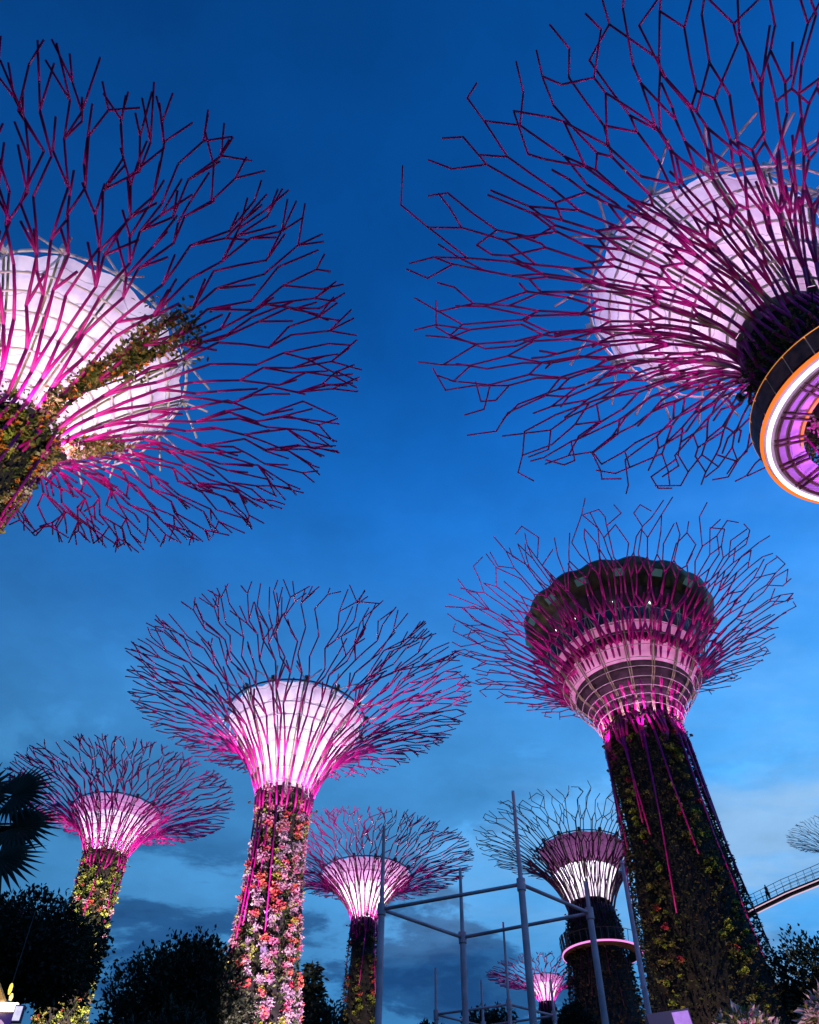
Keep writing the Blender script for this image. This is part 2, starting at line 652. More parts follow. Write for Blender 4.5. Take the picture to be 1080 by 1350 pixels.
    def build(s):
        g = s.root = empty('tree_tower', (s.x, s.y, 0))
        tag(g, s.label, 'tree tower', 'steel tree towers in the grove')
        R = s.R
        # --- trunk core
        prof = []
        zz = np.linspace(0, s.zn, 26)
        ph = s.nr.uniform(0, 6.28, 6)
        b = MB()
        n = 40
        V = []
        for z in zz:
            cx, cy = s.axis(z)
            for j in range(n):
                a = 2 * PI * j / n
                r = s.tr(z) * (.94 + .03 * math.sin(7 * a + ph[0] + z * .3) + .03 * math.sin(3 * a + ph[1] - z * .5))
                V.append((cx + r * math.cos(a), cy + r * math.sin(a), z))
        F = [(i * n + j, i * n + (j + 1) % n, (i + 1) * n + (j + 1) % n, (i + 1) * n + j) for i in range(len(zz) - 1) for j in range(n)]
        b.add(V, F)
        b.build('trunk', M['core'], g, smooth=True)
        # --- branches: one primary rod and all it forks into
        N0 = s.N0
        E = s.all_edges()
        own = {}
        for (a0, t0, a1, t1, k, ins) in E:
            own.setdefault(k, MB())
            mb = own[k]

            def rad(t):
                return R * s.rw * float(np.interp(t, [-1, -.3, 0, .35, .65, 1.0], [.0060, .0070, .0105 * s.rwi, .0090 * s.rwi, .0070, .0054]))
            steps = 1 if t1 - t0 < .12 else 2
            pts = [s.pos(a0 + (a1 - a0) * q / steps, t0 + (t1 - t0) * q / steps, ins if t0 >= 0 else 0) for q in range(steps + 1)]
            d = (pts[-1] - pts[0]).normalized()
            pts[-1] = pts[-1] + d * rad(t1) * .5
            pts[0] = pts[0] - d * rad(t0) * .5
            mb.tube(pts, [rad(t0 + (t1 - t0) * q / steps) for q in range(steps + 1)], 6 if s.near else 5)
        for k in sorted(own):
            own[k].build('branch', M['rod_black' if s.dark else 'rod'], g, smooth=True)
        # --- white hoops inside the rods
        ts = s.hoops
        for t in ts:
            mb = MB()
            mb.tube([s.pos(2 * PI * j / 56, t, .022 * R) for j in range(56)], .0040 * R if not s.near else .0042 * R, 5, closed=True)
            mb.build('hoop', M['hoop'], g, smooth=True)
        if s.bowl:
            s.make_bowl(g)
        else:
            s.make_skin(g)
        # --- floodlights on the trunk below the canopy
        for i in range(s.nflood):
            a = 2 * PI * (i + s.fa) / s.nflood
            z = s.zn - s.fdrop * R
            cx, cy = s.axis(z)
            r = s.tr(z) + .055 * R
            p = Vector((cx + r * math.cos(a), cy + r * math.sin(a), z))
            o = Vector((math.cos(a), math.sin(a), 0))
            up = (o * s.fout + Vector((0, 0, 1))).normalized()
            mb = MB()
            q = (.014 if s.near else .011) * R
            tng = Vector((-math.sin(a), math.cos(a), 0))
            mb.box(p, (q * 1.4, q * 1.0, q * .8), (tng, up.cross(tng), up))
            mb.tube([p - up * q * .4, p - o * .05 * R - Vector((0, 0, q))], q * .15, 5)
            fl = mb.build('floodlight', M['flood'], g)
            mb = MB()
            mb.box(p + up * q * .45, (q * 1.15, q * .8, q * .1), (tng, up.cross(tng), up))
            mb.build('lens', M['lens'], fl)
            ld = bpy.data.lights.new('floodlight_beam', 'SPOT')
            ld.energy = s.fpow * R * R
            ld.color = s.fcol
            ld.spot_size = R_(s.fcone)
            ld.spot_blend = .6
            ld.shadow_soft_size = .12
            lo = bpy.data.objects.new('floodlight_beam', ld)
            lo.location = p + up * q * 1.2 - Vector((s.x, s.y, 0))
            lo.rotation_euler = (-up).to_track_quat('Z', 'Y').to_euler()
            lo.parent = g
            COL.objects.link(lo)
        return g

    def make_skin(s, g):
        R = s.R
        nseg = s.nrib * 6
        mb = MB()
        fs = [i / 14 for i in range(15)]
        band = s.band

        def grid(f0, f1, k):
            V = []
            fl = [f0 + (f1 - f0) * i / k for i in range(k + 1)]
            for f in fl:
                for j in range(nseg):
                    a = 2 * PI * j / nseg
                    dd = -.018 * R * f * (1 - abs(math.cos(a * s.nrib / 2)))
                    V.append(s.skinpos(a, f, dd))
            F = [(i * nseg + j, i * nseg + (j + 1) % nseg, (i + 1) * nseg + (j + 1) % nseg, (i + 1) * nseg + j)
                 for i in range(k) for j in range(nseg)]
            return V, F
        top = 1 if not band else band[0]
        V, F = grid(s.skin0, top, 14)
        mb.add(V, F)
        sk = mb.build('skin', M['skin'], g, smooth=True)
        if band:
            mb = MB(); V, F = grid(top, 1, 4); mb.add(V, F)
            mb.build('skin_lit_band', M[band[1]], g, smooth=True)  # upper flare: its pink light is painted in as a tinted band
        if s.skin0 > 0:
            mb = MB(); V, F = grid(0, s.skin0, 6); mb.add(V, F)
            mb.build('cone_base', M['corelight' if s.near else 'core'], g, smooth=True)
        # dark rim ring with a bump at each rib
        mb = MB()
        mb.tube([s.skinpos(2 * PI * j / 60, 1.01, .004 * R) for j in range(60)], .0055 * R, 5, closed=True)
        for i in range(s.nrib):
            a = 2 * PI * i / s.nrib
            p = s.skinpos(a, 1.02, .012 * R)
            mb.box(p, (.022 * R, .022 * R, .03 * R), (Vector((math.cos(a), math.sin(a), 0)), Vector((-math.sin(a), math.cos(a), 0)), Vector((0, 0, 1))))
        mb.build('skin_ring', M['hoop' if s.near else 'ringdark'], g)
        # twin ribs on the membrane
        for i in range(s.nrib):
            mb = MB()
            for q in (-.5, .5):
                a = 2 * PI * i / s.nrib
                pts = [s.skinpos(a + q * .06 * (1.3 - .6 * f), f, .012 * R) for f in (0, .2, .4, .6, .8, 1)]
                mb.tube(pts, .0042 * R, 5)
            mb.build('rib', M['rib'], g, smooth=True)
        # V braces from the ring to the rods
        if s.brace:
            for i in range(s.nrib):
                a = 2 * PI * i / s.nrib
                p = s.skinpos(a, 1.0, .01 * R)
                mb = MB()
                for q in (-1, 1):
                    e = s.pos(a + q * .13, s.brace, .01 * R)
                    mb.tube([p, e], .0042 * R, 5)
                e = s.pos(a, .50, .02 * R)
                mb.tube([p, e], .0036 * R, 5)
                mb.build('brace', M['hoop'], g, smooth=True)
        # lamp hung inside the cone
        if s.ipow:
            for (f, w) in ((.45, .25), (1.0, .75)):
                cx, cy = s.x + s.off[0] * f, s.y + s.off[1] * f
                z = s.zn + (s.zs - s.zn) * f
                ld = bpy.data.lights.new('cone_lamp', 'POINT')
                ld.energy = s.ipow * s.rs ** 2 * w
                ld.color = s.icol
                ld.shadow_soft_size = .25
                lo = bpy.data.objects.new('cone_lamp', ld)
                lo.location = (cx - s.x, cy - s.y, z)
                lo.parent = g
                COL.objects.link(lo)

    def make_bowl(s, g):
        R = s.R
        P = [s.pr for s.pr in ()]
        x, y = s.x + s.off[0] * .5, s.y + s.off[1] * .5

        def lat(name, prof, m, n=64, fn=None, smooth=True):
            mb = MB(); mb.lathe(x, y, prof, n, fn=fn); return mb.build(name, m, g, smooth)
        Z = lambda k: EYE + k * R
        olive = mat('bowl_olive', (.050, .056, .022), .45, var=.5, vscale=1.3, metal=.3)
        lat('roof_disc', [(.40 * R, Z(2.86)), (.46 * R, Z(2.90)), (.505 * R, Z(2.955)), (.515 * R, Z(2.995)), (.50 * R, Z(3.02)), (.30 * R, Z(3.03)), (.0, Z(3.03))], olive, 112,
            lambda r, z, a: (r * (1 + .022 * abs(math.cos(8 * a)) * (r > .45 * R)), z + (.018 * R * abs(math.cos(8 * a)) if r > .45 * R else 0)))
        lat('bowl_underside', [(.385 * R, Z(2.80)), (.41 * R, Z(2.835)), (.455 * R, Z(2.885))], mat('bowl_dark', (.030, .026, .034), .4, var=.4, vscale=2), 64)
        lat('window_band', [(.375 * R, Z(2.725)), (.40 * R, Z(2.80))], mat('bowl_glass', (.02, .05, .10), .08, spec=.8), 64)
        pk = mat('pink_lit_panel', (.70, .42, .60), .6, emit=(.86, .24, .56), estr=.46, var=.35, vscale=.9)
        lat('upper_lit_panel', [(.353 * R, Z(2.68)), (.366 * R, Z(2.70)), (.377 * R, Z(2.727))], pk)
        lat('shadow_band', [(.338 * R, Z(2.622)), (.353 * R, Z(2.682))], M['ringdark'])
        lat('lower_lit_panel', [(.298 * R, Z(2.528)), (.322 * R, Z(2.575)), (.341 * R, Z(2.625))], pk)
        lat('cone_base', [(s.rn * .8, s.zn - .5), (.19 * R, Z(2.36)), (.25 * R, Z(2.455)), (.30 * R, Z(2.531))], mat('bowl_cone', (.05, .032, .048), .7, var=.4, vscale=1.5))
        # white grid standing off the cone
        grid = mat('grid_steel', (.34, .28, .33), .5)
        gp = [(.19, 2.345), (.207, 2.385), (.228, 2.42), (.252, 2.455), (.28, 2.495), (.305, 2.53), (.335, 2.585), (.352, 2.65), (.372, 2.70), (.405, 2.765)]
        for (gr, gz) in gp:
            mb = MB()
            mb.tube([(x + (gr + .022) * R * math.cos(2 * PI * j / 64), y + (gr + .022) * R * math.sin(2 * PI * j / 64), Z(gz)) for j in range(64)], .0022 * R, 5, closed=True)
            mb.build('hoop', grid, g, smooth=True)
        # window mullions and white truss
        for i in range(32):
            mb = MB()
            a = 2 * PI * i / 32
            c, d = math.cos(a), math.sin(a)
            e, f = math.cos(a + PI / 32), math.sin(a + PI / 32)
            h, k = math.cos(a + 2 * PI / 32), math.sin(a + 2 * PI / 32)
            r0, r1 = .387 * R, .412 * R
            mb.tube([(x + r0 * c, y + r0 * d, Z(2.70)), (x + r1 * e, y + r1 * f, Z(2.80)), (x + r0 * h, y + r0 * k, Z(2.70))], .0028 * R, 4)
            mb.build('truss', M['hoop'], g)
        # bulging bays on the disc, each with a window
        for i in range(16):
            a = 2 * PI * (i + .5) / 16
            mb = MB()
            o = Vector((math.cos(a), math.sin(a), 0)); t_ = Vector((-o.y, o.x, 0))
            c = Vector((x, y, Z(2.945))) + o * .497 * R
            nrm = (o * .62 + Vector((0, 0, -.78))).normalized()
            upv = t_.cross(nrm)
            mb.box(c + nrm * .012 * R, (.055 * R, .038 * R, .012 * R), (t_, upv, nrm))
            mb.build('bay_window', mat('bay_glass', (.03, .10, .12), .15, emit=(.10, .22, .22), estr=.25) if i == 0 else bpy.data.materials['bay_glass'], g)
        # olive columns
        for i in range(16):
            a = 2 * PI * (i + .3) / 16
            mb = MB()
            pr = [(s.rn, s.zn - .2), (.20 * R, Z(2.40)), (.275 * R, Z(2.478)), (.337 * R, Z(2.59)), (.385 * R, Z(2.70)), (.42 * R, Z(2.82))]
            for q in (-.018, .018):
                mb.tube([(x + (r + .01 * R) * math.cos(a + q), y + (r + .01 * R) * math.sin(a + q), z) for r, z in pr], .0034 * R, 5)
            mb.build('rib', M['rib'], g, smooth=True)
        # spot lamps under the windows
        for i, a in enumerate((-1.9, -1.45, -1.05, -2.4, -2.75)):
            mb = MB()
            p = Vector((x + .425 * R * math.cos(a), y + .425 * R * math.sin(a), Z(2.815 - .02 * (i % 2))))
            q = .006 * R
            mb.tube([p + Vector((0, 0, -q)), p, p + Vector((0, 0, q))], [q * .6, q, q * .6], 8)
            mb.build('lamp', M['lens_cool'], g)

    # ---- planting on the trunk
    def planting(s, dens, z0, z1, mats_, size, stripes=None, name='foliage', out=.25, thresh=0., zfade=False):
        nr = s.nr
        area = (z1 - z0) * 2 * PI * s.tr((z0 + z1) / 2)
        n = int(area * dens)
        z = nr.uniform(z0, z1, n); a = nr.uniform(0, 2 * PI, n)
        if stripes:
            k, ph = stripes
            w = .5 + .5 * np.sin(k * a + ph + .25 * np.sin(z * .8)) + .5 * np.sin(z * 1.7 + 3 * a) * .4
            keep = w > thresh
            z, a = z[keep], a[keep]
        r = np.array([s.tr(q) for q in z]) * nr.uniform(.95, 1.05, len(z)) + nr.uniform(0, out, len(z))
        c = np.array([s.axis(q) for q in z])
        P = np.stack([c[:, 0] + r * np.cos(a), c[:, 1] + r * np.sin(a), z], 1)
        O = np.stack([np.cos(a), np.sin(a), 0 * a], 1)
        D = unit(O * nr.uniform(.3, 1.2, (len(z), 1)) + nr.normal(size=(len(z), 3)) * .55 + np.array([0, 0, -.15]))
        V, F = leaf_cloud(P, D, nr.uniform(.6, 1.35, len(z)) * size, .5, nr)
        return mesh_obj(name, V, F, mats_, s.root)

    def clumps(s, count, parts, z0, z1, mset, size, weights, name='flower_clump', stripes=(7, 0), amid=-PI / 2, aspan=PI * .62):
        """clumps of blossom and leaf rooted in the wall panels, most of them on the side one sees"""
        nr = s.nr
        src = []
        for mi, m_ in enumerate(mset):
            k = 70
            Pq = unit(nr.normal(size=(k, 3))) * nr.uniform(.05, .52, (k, 1))
            Dq = unit(Pq + nr.normal(size=(k, 3)) * .5)
            V, F = leaf_cloud(Pq, Dq, nr.uniform(.20, .42, k), .85, nr)
            src.append((V, F, m_))
        allp = []
        tries = 0
        while len(allp) < count and tries < count * 30:
            tries += 1
            z = nr.uniform(z0, z1); a = amid + nr.uniform(-aspan, aspan)
            if z > z1 - 3.5 and nr.random() > (z1 - z) / 3.5: continue
            w = math.sin(stripes[0] * a + stripes[1] + .5 * math.sin(z * .5))
            if w < nr.uniform(-.65, .95): continue
            allp.append((z, a, nr.uniform(.45, 1.6) * size, nr.choice(len(mset), p=weights), nr.uniform(0, 6.28)))
        # neighbours share colours in drifts
        allp.sort(key=lambda q: -abs(math.sin(q[1] - amid + PI / 2)))
        base = []
        rest = {}
        cached = {}
        for i, (z, a, sz, mi, ro) in enumerate(allp):
            drift = math.sin(z * 1.1 + 2.3 * a) + .6 * math.sin(z * .43 - 3 * a)
            if drift > 1.05: mi = min(1, len(mset) - 1)
            V, F, m_ = src[mi]
            cx, cy = s.axis(z)
            r = s.tr(z) + sz * .25
            p = Vector((cx + r * math.cos(a), cy + r * math.sin(a), z))
            if i < parts:
                if mi not in cached:
                    me = bpy.data.meshes.new(name)
                    me.from_pydata(V.tolist(), [], F.tolist())
                    me.materials.append(m_)
                    cached[mi] = me
                o = bpy.data.objects.new(name, cached[mi])
                o.location = p - Vector((s.x, s.y, 0)); o.scale = (sz, sz, sz * .85); o.rotation_euler = (0, 0, ro)
                o.parent = s.root
                COL.objects.link(o)
            else:
                c_, s_ = math.cos(ro), math.sin(ro)
                Q = V @ np.array([[c_, s_, 0], [-s_, c_, 0], [0, 0, .85]]) * sz + np.array(p)
                rest.setdefault(mi, [[], [], 0])
                e = rest[mi]
                e[0].append(Q); e[1].append(np.asarray(F) + e[2]); e[2] += len(Q)
        if rest:
            V = []; F = []; mi_l = []; b = 0
            for mi, e in rest.items():
                q = np.concatenate(e[0]); f = np.concatenate(e[1])
                V.append(q); F.append(f + b); b += len(q); mi_l += [mi] * len(f)
            o = mesh_obj('flowers', np.concatenate(V), np.concatenate(F), None, s.root, mats=[q for q in mset], midx=mi_l)
            o['kind'] = 'stuff'


LVA = (.25, [(.33, .40), (.48, .55), (.635, .70), (.775, .83)], (.895, .95))
LVB = (.23, [(.315, .405), (.49, .58), (.665, .75)], (.845, .93))
BASE = dict(lean=(0, 0), off=(0, 0), k1=.13, k2=.74, N0=27, lv=LVA, jit=.36, pdel=(.30, .38, .44, .44), hex=False, rw=.62, rwi=1.0, fout=.42, near=False, dark=False, down=.8,
            hoops=(.02, .09, .16, .23, .30, .37, .44), bowl=False, band=None, skin0=0., nrib=14, brace=.62, nflood=6, fa=.25, fdrop=.06, fpow=2.3,
            fcol=(1, .38, .86), fcone=150, ipow=62., icol=(1, .78, .97))


def tower(**k):
    d = dict(BASE); d.update(k)
    t = Tower(**d)
    t.build()
    return t


green = leafmat('wall_leaves', [(.05, .085, .02), (.09, .12, .03), (.03, .05, .015), (.12, .10, .04)], 1.6)
darkg = leafmat('dark_wall_leaves', [(.035, .045, .02), (.05, .055, .022), (.055, .04, .022), (.025, .03, .018)], 1.2)
brown = leafmat('brown_wall_leaves', [(.06, .042, .03), (.045, .036, .024), (.075, .05, .036), (.035, .036, .02)], 1.2)
lime = leafmat('lime_leaves', [(.32, .38, .05), (.42, .42, .08), (.22, .30, .05)], 3)
lilac = leafmat('lilac_blossom', [(.54, .36, .48), (.62, .44, .52), (.44, .28, .42)], 3)
coral = leafmat('coral_blossom', [(.55, .09, .07), (.60, .17, .10), (.52, .05, .11)], 3)
rose = leafmat('rose_blossom', [(.62, .16, .34), (.70, .30, .42)], 3)
orange = leafmat('orange_blossom', [(.75, .22, .03), (.80, .30, .06)], 3)
olive_l = leafmat('olive_leaves', [(.20, .20, .05), (.28, .26, .08), (.14, .15, .04), (.34, .27, .12)], 2)
pale = leafmat('pale_leaves', [(.55, .48, .44), (.62, .50, .50), (.40, .38, .28)], 2)

T = {}
# upper left, close overhead
T['a'] = tower(seed=11, x=-16.6, y=21.79, off=(.74, 0), lean=(-4, 0), R=13., zn=29.2, rn=1.95, zr=35.24, zs=34.7, rs=5.25, trunk=[(29.2, 1.75), (25, 1.6), (0, 3.2)],
               N0=30, near=True, hoops=(.02, .09, .16, .23, .30, .37, .44, .50),
               label='steel tree tower at upper left with blazing white cone and orange flowered vines', rw=.62, down=.6, ipow=55.)
# upper right, with the ring walkway round its trunk
T['b'] = tower(seed=27, x=14.9, y=17.57, R=14.5, lean=(6.0, 0), off=(-1.15, 1.7), zn=30.0, rn=2.1, zr=38.56, zs=37.6, rs=5.3, trunk=[(30.9, 2.0), (26.3, 2.1), (24.9, 1.55), (0, 3.0)],
               N0=25, lv=LVB, jit=.36, rwi=.85, pdel=(.16, .2, .2), hex=True, near=True, skin0=.10, down=.5, hoops=(.09, .16, .23, .30, .36, .42, .48),
               label='steel tree tower at upper right with pink cone above the ring walkway', rw=.54, icol=(1, .66, .97), ipow=48., fout=1.1, fcone=95, fpow=4.)
# centre left, flowered trunk
T['c'] = tower(seed=5, x=-7.95, y=51.22, R=12., off=(.16, 0), zn=28.67, rn=1.85, zr=36.47, zs=34.4, rs=4.69,
               trunk=[(28.67, 1.6), (26.1, 1.36), (21.5, 1.58), (17.4, 1.92), (15.5, 2.1), (0, 3.4)],
               label='steel tree tower left of centre, trunk thick with pink and coral blossom')
# small one at far left
T['d'] = tower(seed=8, x=-23.36, y=64.6, R=9., zn=30.6, rn=1.6, zr=35.66, zs=34.1, rs=3.44, trunk=[(30.6, 1.5), (27.6, 1.32), (23.9, 1.36), (19.5, 1.5), (0, 2.6)],
               band=(.72, 'skin_pink_lit'), label='leftmost small tree tower, green leafy trunk half hidden by a dark tree', brace=None, rw=.78)
# middle distance, left of the pole frame
T['e'] = tower(seed=14, x=-3.72, y=79.4, R=10., zn=31.6, rn=1.15, zr=37.24, zs=35.6, rs=4.2, trunk=[(31.6, 1.0), (29.2, 1.12), (23.8, 1.36), (0, 2.4)],
               band=(.62, 'skin_pink_lit'), label='tree tower with white cone behind the tallest left pole of the frame', brace=None, rw=.68, fpow=1.5, ipow=85., icol=(1, .92, .98))
# the big one with the restaurant bowl
T['f'] = tower(seed=33, x=17.65, y=55.2, R=15., lean=(1.6, 0), off=(-.1, 0), zn=36.4, rn=2.75, zr=46.6, zs=46, rs=7.7,
               trunk=[(36.4, 2.7), (35.3, 2.73), (28.3, 2.95), (23.3, 3.4), (18.9, 3.85), (16.9, 4.1), (0, 6.)],
               N0=28, lv=LVB, jit=.36, pdel=(.14, .18, .18), hex=True, bowl=True, k2=.70, k1=.16, hoops=(),
               fpow=3.2, fout=.3, fdrop=.13, rw=.52, rwi=1.55, down=1.2, label='tallest tree tower with a wide dark restaurant bowl ringed by pink panels')
# behind it, with a white cone and walkway
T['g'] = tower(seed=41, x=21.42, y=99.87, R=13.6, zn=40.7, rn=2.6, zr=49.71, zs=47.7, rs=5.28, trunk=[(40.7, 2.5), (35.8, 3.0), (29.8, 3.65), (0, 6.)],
               N0=25, lv=LVB, jit=.36, pdel=(.16, .2, .2), hex=True, dark=True, band=(.60, 'skin_mauve_lit'), skin0=.10, hoops=(), brace=None, fpow=.25, rw=.52, ipow=80., icol=(1, .96, .98),
               label='tree tower with unlit black branches and a white cone under a mauve lit band')
# far little one
T['h'] = tower(seed=52, x=17.41, y=114.15, R=7., zn=35.3, rn=.9, zr=38.63, zs=37.9, rs=2.2, trunk=[(35.3, .88), (33.4, 1.0), (0, 1.8)], N0=16,
               band=(.70, 'skin_pink_lit'), hoops=(), brace=None, label='smallest tree tower, flat pink canopy low between the frame poles', rw=1.0, fpow=4.)
# far right edge
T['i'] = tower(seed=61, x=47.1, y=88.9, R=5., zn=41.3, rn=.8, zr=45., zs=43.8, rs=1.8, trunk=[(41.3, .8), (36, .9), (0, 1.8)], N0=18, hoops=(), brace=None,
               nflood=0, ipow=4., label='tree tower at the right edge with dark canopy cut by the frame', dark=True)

# planting
T['c'].planting(50, 12, 28.2, green, .20, None, out=.12)
T['c'].clumps(900, 96, 13, 29.6, [lilac, coral, lime, rose], .36, [.46, .15, .12, .27], stripes=(9, .6))
T['d'].planting(44, 15, 31.9, green, .22, None, out=.15)
T['d'].clumps(330, 90, 15, 31.0, [lime, coral, lilac, olive_l], .33, [.42, .10, .14, .34], stripes=(8, 0))
T['e'].planting(22, 18, 31.4, darkg, .24, None)
T['e'].clumps(130, 60, 19, 31.2, [olive_l, coral, lime], .32, [.55, .2, .25], stripes=(7, 1))
T['f'].planting(42, 12, 36.5, darkg, .22, None, out=.15)
T['f'].clumps(300, 96, 13, 37.4, [olive_l, lime, coral, brown], .30, [.38, .34, .06, .22], stripes=(5, 1.7), amid=-1.7, aspan=.95)
T['g'].planting(16, 24, 39.8, brown, .40, None)
T['h'].planting(20, 26, 34.5, brown, .25, None)
T['a'].planting(40, 18, 30.4, green, .20, None)
T['a'].clumps(260, 90, 22, 30.6, [olive_l, orange, lime, pale], .36, [.44, .22, .22, .12], amid=-.8, aspan=1.6, stripes=(5, 0))
T['b'].planting(36, 18, 29.3, green, .22, None)
T['b'].planting(60, 25.2, 28.5, green, .24, None, name='fern_foliage', out=.75)
T['b'].clumps(160, 80, 20, 27.5, [olive_l, rose, lime], .34, [.5, .3, .2], amid=-2.2, aspan=1.2, stripes=(5, 0))


mb = MB()
mb.box((-7.75, 49.3, 18.5), (.36, .2, .5))
mb.build('cabinet', mat('pale_cabinet', (.26, .18, .36), .5, var=.3, vscale=6), T['c'].root)


# vines climbing the cone of the upper-left tower
def vine(tw, path, width, n, ms, weights, seed):
    nr = np.random.default_rng(seed)
    V = []; F = []; mi = []; b = 0
    aa = np.array([p[0] for p in path]); ff = np.array([p[1] for p in path]); ww = np.array([p[2] for p in path])
    u = np.linspace(0, 1, len(path))
    for k, m_ in enumerate(ms):
        q = int(n * weights[k])
        t = nr.uniform(0, 1, q)
        # leaves gather in tufts with gaps between
        t = t + .02 * np.sin(t * 60)
        a = np.interp(t, u, aa) + nr.normal(size=q) * np.interp(t, u, ww) * .06 * width
        f = np.interp(t, u, ff) + nr.normal(size=q) * .02
        gap = np.sin(a * 37) + np.sin(f * 29 + a * 11)
        keep = gap > -.45
        a, f = a[keep], f[keep]
        P = np.array([tw.pos(x_, y_, nr.uniform(-.3, .3)) for x_, y_ in zip(a, f)])
        D = unit(nr.normal(size=(len(P), 3)) + np.array([0, 0, -.3]))
        v, g = leaf_cloud(P, D, nr.uniform(.12, .34, len(P)), .6, nr)
        V.append(v); F.append(g + b); b += len(v); mi += [k] * len(g)
    o = mesh_obj('climbing_vine', np.concatenate(V), np.concatenate(F), None, tw.root, mats=ms, midx=mi)
    mb = MB()
    for q in range(5):
        d = nr.normal() * .05
        mb.tube([tw.pos(aa[i] + d * ww[i] + nr.normal() * .02, ff[i], .1 * nr.normal()) for i in range(len(aa))], .05, 4)
    mb.build('stem', M['bark'], o)


vine(T['a'], [(-.57, -.17, 1.6), (-.60, .0, 1.5), (-.47, .2, 1.0), (-.38, .33, 1.1), (-.36, .47, 1.5), (-.41, .62, 1.4)], 1.1, 5200,
     [olive_l, orange, green], [.50, .12, .38], 5)
vine(T['a'], [(-.06, -.28, 1.8), (.30, -.08, 1.6), (.74, .12, 1.1), (.80, .22, .9), (.76, .33, .8)], 1.1, 5200, [olive_l, orange, pale], [.70, .08, .22], 9)


# ------------------------------------------------------------------ ring walkway round the upper-right trunk
def ring_walk():
    x, y, z = 16.15, 17.35, 24.8
    g = empty('ring_walkway', (x, y, z))
    tag(g, 'ring walkway edged with white and orange light strips round a trunk', 'walkway')
    ro, ri = 3.9, 2.6

    def lat(name, prof, m, n=96, par=g, smooth=False):
        mb = MB(); mb.lathe(x, y, prof, n); return mb.build(name, m, par, smooth)
    lat('deck', [(ri, z + .18), (ri, z), (ri + .42, z - .05), (ri + .45, z - .12), (ro - .30, z - .12), (ro - .26, z + .02), (ro, z + .02), (ro, z + .2), (ri, z + .18)], M['deck'])
    lat('light_strip', [(ro - .19, z - .06), (ro - .06, z - .06), (ro - .06, z - .12), (ro - .19, z - .12), (ro - .19, z - .06)], M['led_white'])
    lat('edge_strip', [(ro + .02, z - .02), (ro + .12, z - .02), (ro + .12, z + .08), (ro + .02, z + .08), (ro + .02, z - .02)], M['led_orange'])
    mb = MB(); mb.lathe(x, y, [(ri + .02, z - .06), (ri + .10, z - .06), (ri + .10, z - .12), (ri + .02, z - .12), (ri + .02, z - .06)], 50, PI * .85, PI * 1.75)
    mb.build('inner_strip', M['led_orange'], g)
    # leaning parapet panels with posts
    zr = z + 1.05
    for i in range(28):
        a0 = 2 * PI * i / 28; a1 = 2 * PI * (i + 1) / 28
        mb = MB(); mb.lathe(x, y, [(ro + .08, z + .2), (ro + .14, zr), (ro + .18, zr), (ro + .12, z + .2)], 4, a0 + .006, a1 - .006)
        mb.build('parapet_panel', M['rail'], g)
    for i in range(28):
        a = 2 * PI * i / 28
        mb = MB(); mb.tube([(x + (ro + .07) * math.cos(a), y + (ro + .07) * math.sin(a), z + .1), (x + (ro + .13) * math.cos(a), y + (ro + .13) * math.sin(a), zr)], .022, 5)
        mb.build('post', M['hoop'], g)
    mb = MB()
    mb.tube([(x + (ro + .16) * math.cos(2 * PI * j / 96), y + (ro + .16) * math.sin(2 * PI * j / 96), zr + .02) for j in range(96)], .035, 6, closed=True)
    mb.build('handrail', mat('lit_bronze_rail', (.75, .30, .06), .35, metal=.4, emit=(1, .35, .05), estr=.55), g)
    # twin radial brackets carrying the deck
    for i in range(18):
        a = 2 * PI * (i + .2) / 18
        mb = MB()
        o = Vector((math.cos(a), math.sin(a), 0)); t_ = Vector((-o.y, o.x, 0))
        for q in (-.11, .11):
            mb.box(Vector((x, y, z - .17)) + o * (ri + ro - .35) / 2 + t_ * q, (ro - ri - .25, .05, .10), (o, t_, Vector((0, 0, 1))))
        mb.box(Vector((x, y, z - .17)) + o * (ri + .5), (.06, .20, .07), (o, t_, Vector((0, 0, 1))))
        mb.build('bracket', M['rail'], g)
    for rr in (ri + .5, ro - .45):
        mb = MB(); mb.lathe(x, y, [(rr, z - .125), (rr + .07, z - .125), (rr + .07, z - .18), (rr, z - .18), (rr, z - .125)], 72)
        mb.build('beam', M['rail'], g)
    # violet wash lamps under the deck
    for i in range(10):
        a = 2 * PI * i / 10
        ld = bpy.data.lights.new('deck_wash', 'SPOT')
        ld.energy = 130; ld.color = (.66, .16, 1.0); ld.spot_size = R_(150); ld.spot_blend = .8; ld.shadow_soft_size = .08
        lo = bpy.data.objects.new('deck_wash', ld)
        lo.location = ((ri - .25) * math.cos(a), (ri - .25) * math.sin(a), -1.0)
        lo.rotation_euler = Vector((-math.cos(a) * .5, -math.sin(a) * .5, -1)).to_track_quat('Z', 'Y').to_euler()
        lo.parent = g; COL.objects.link(lo)


ring_walk()


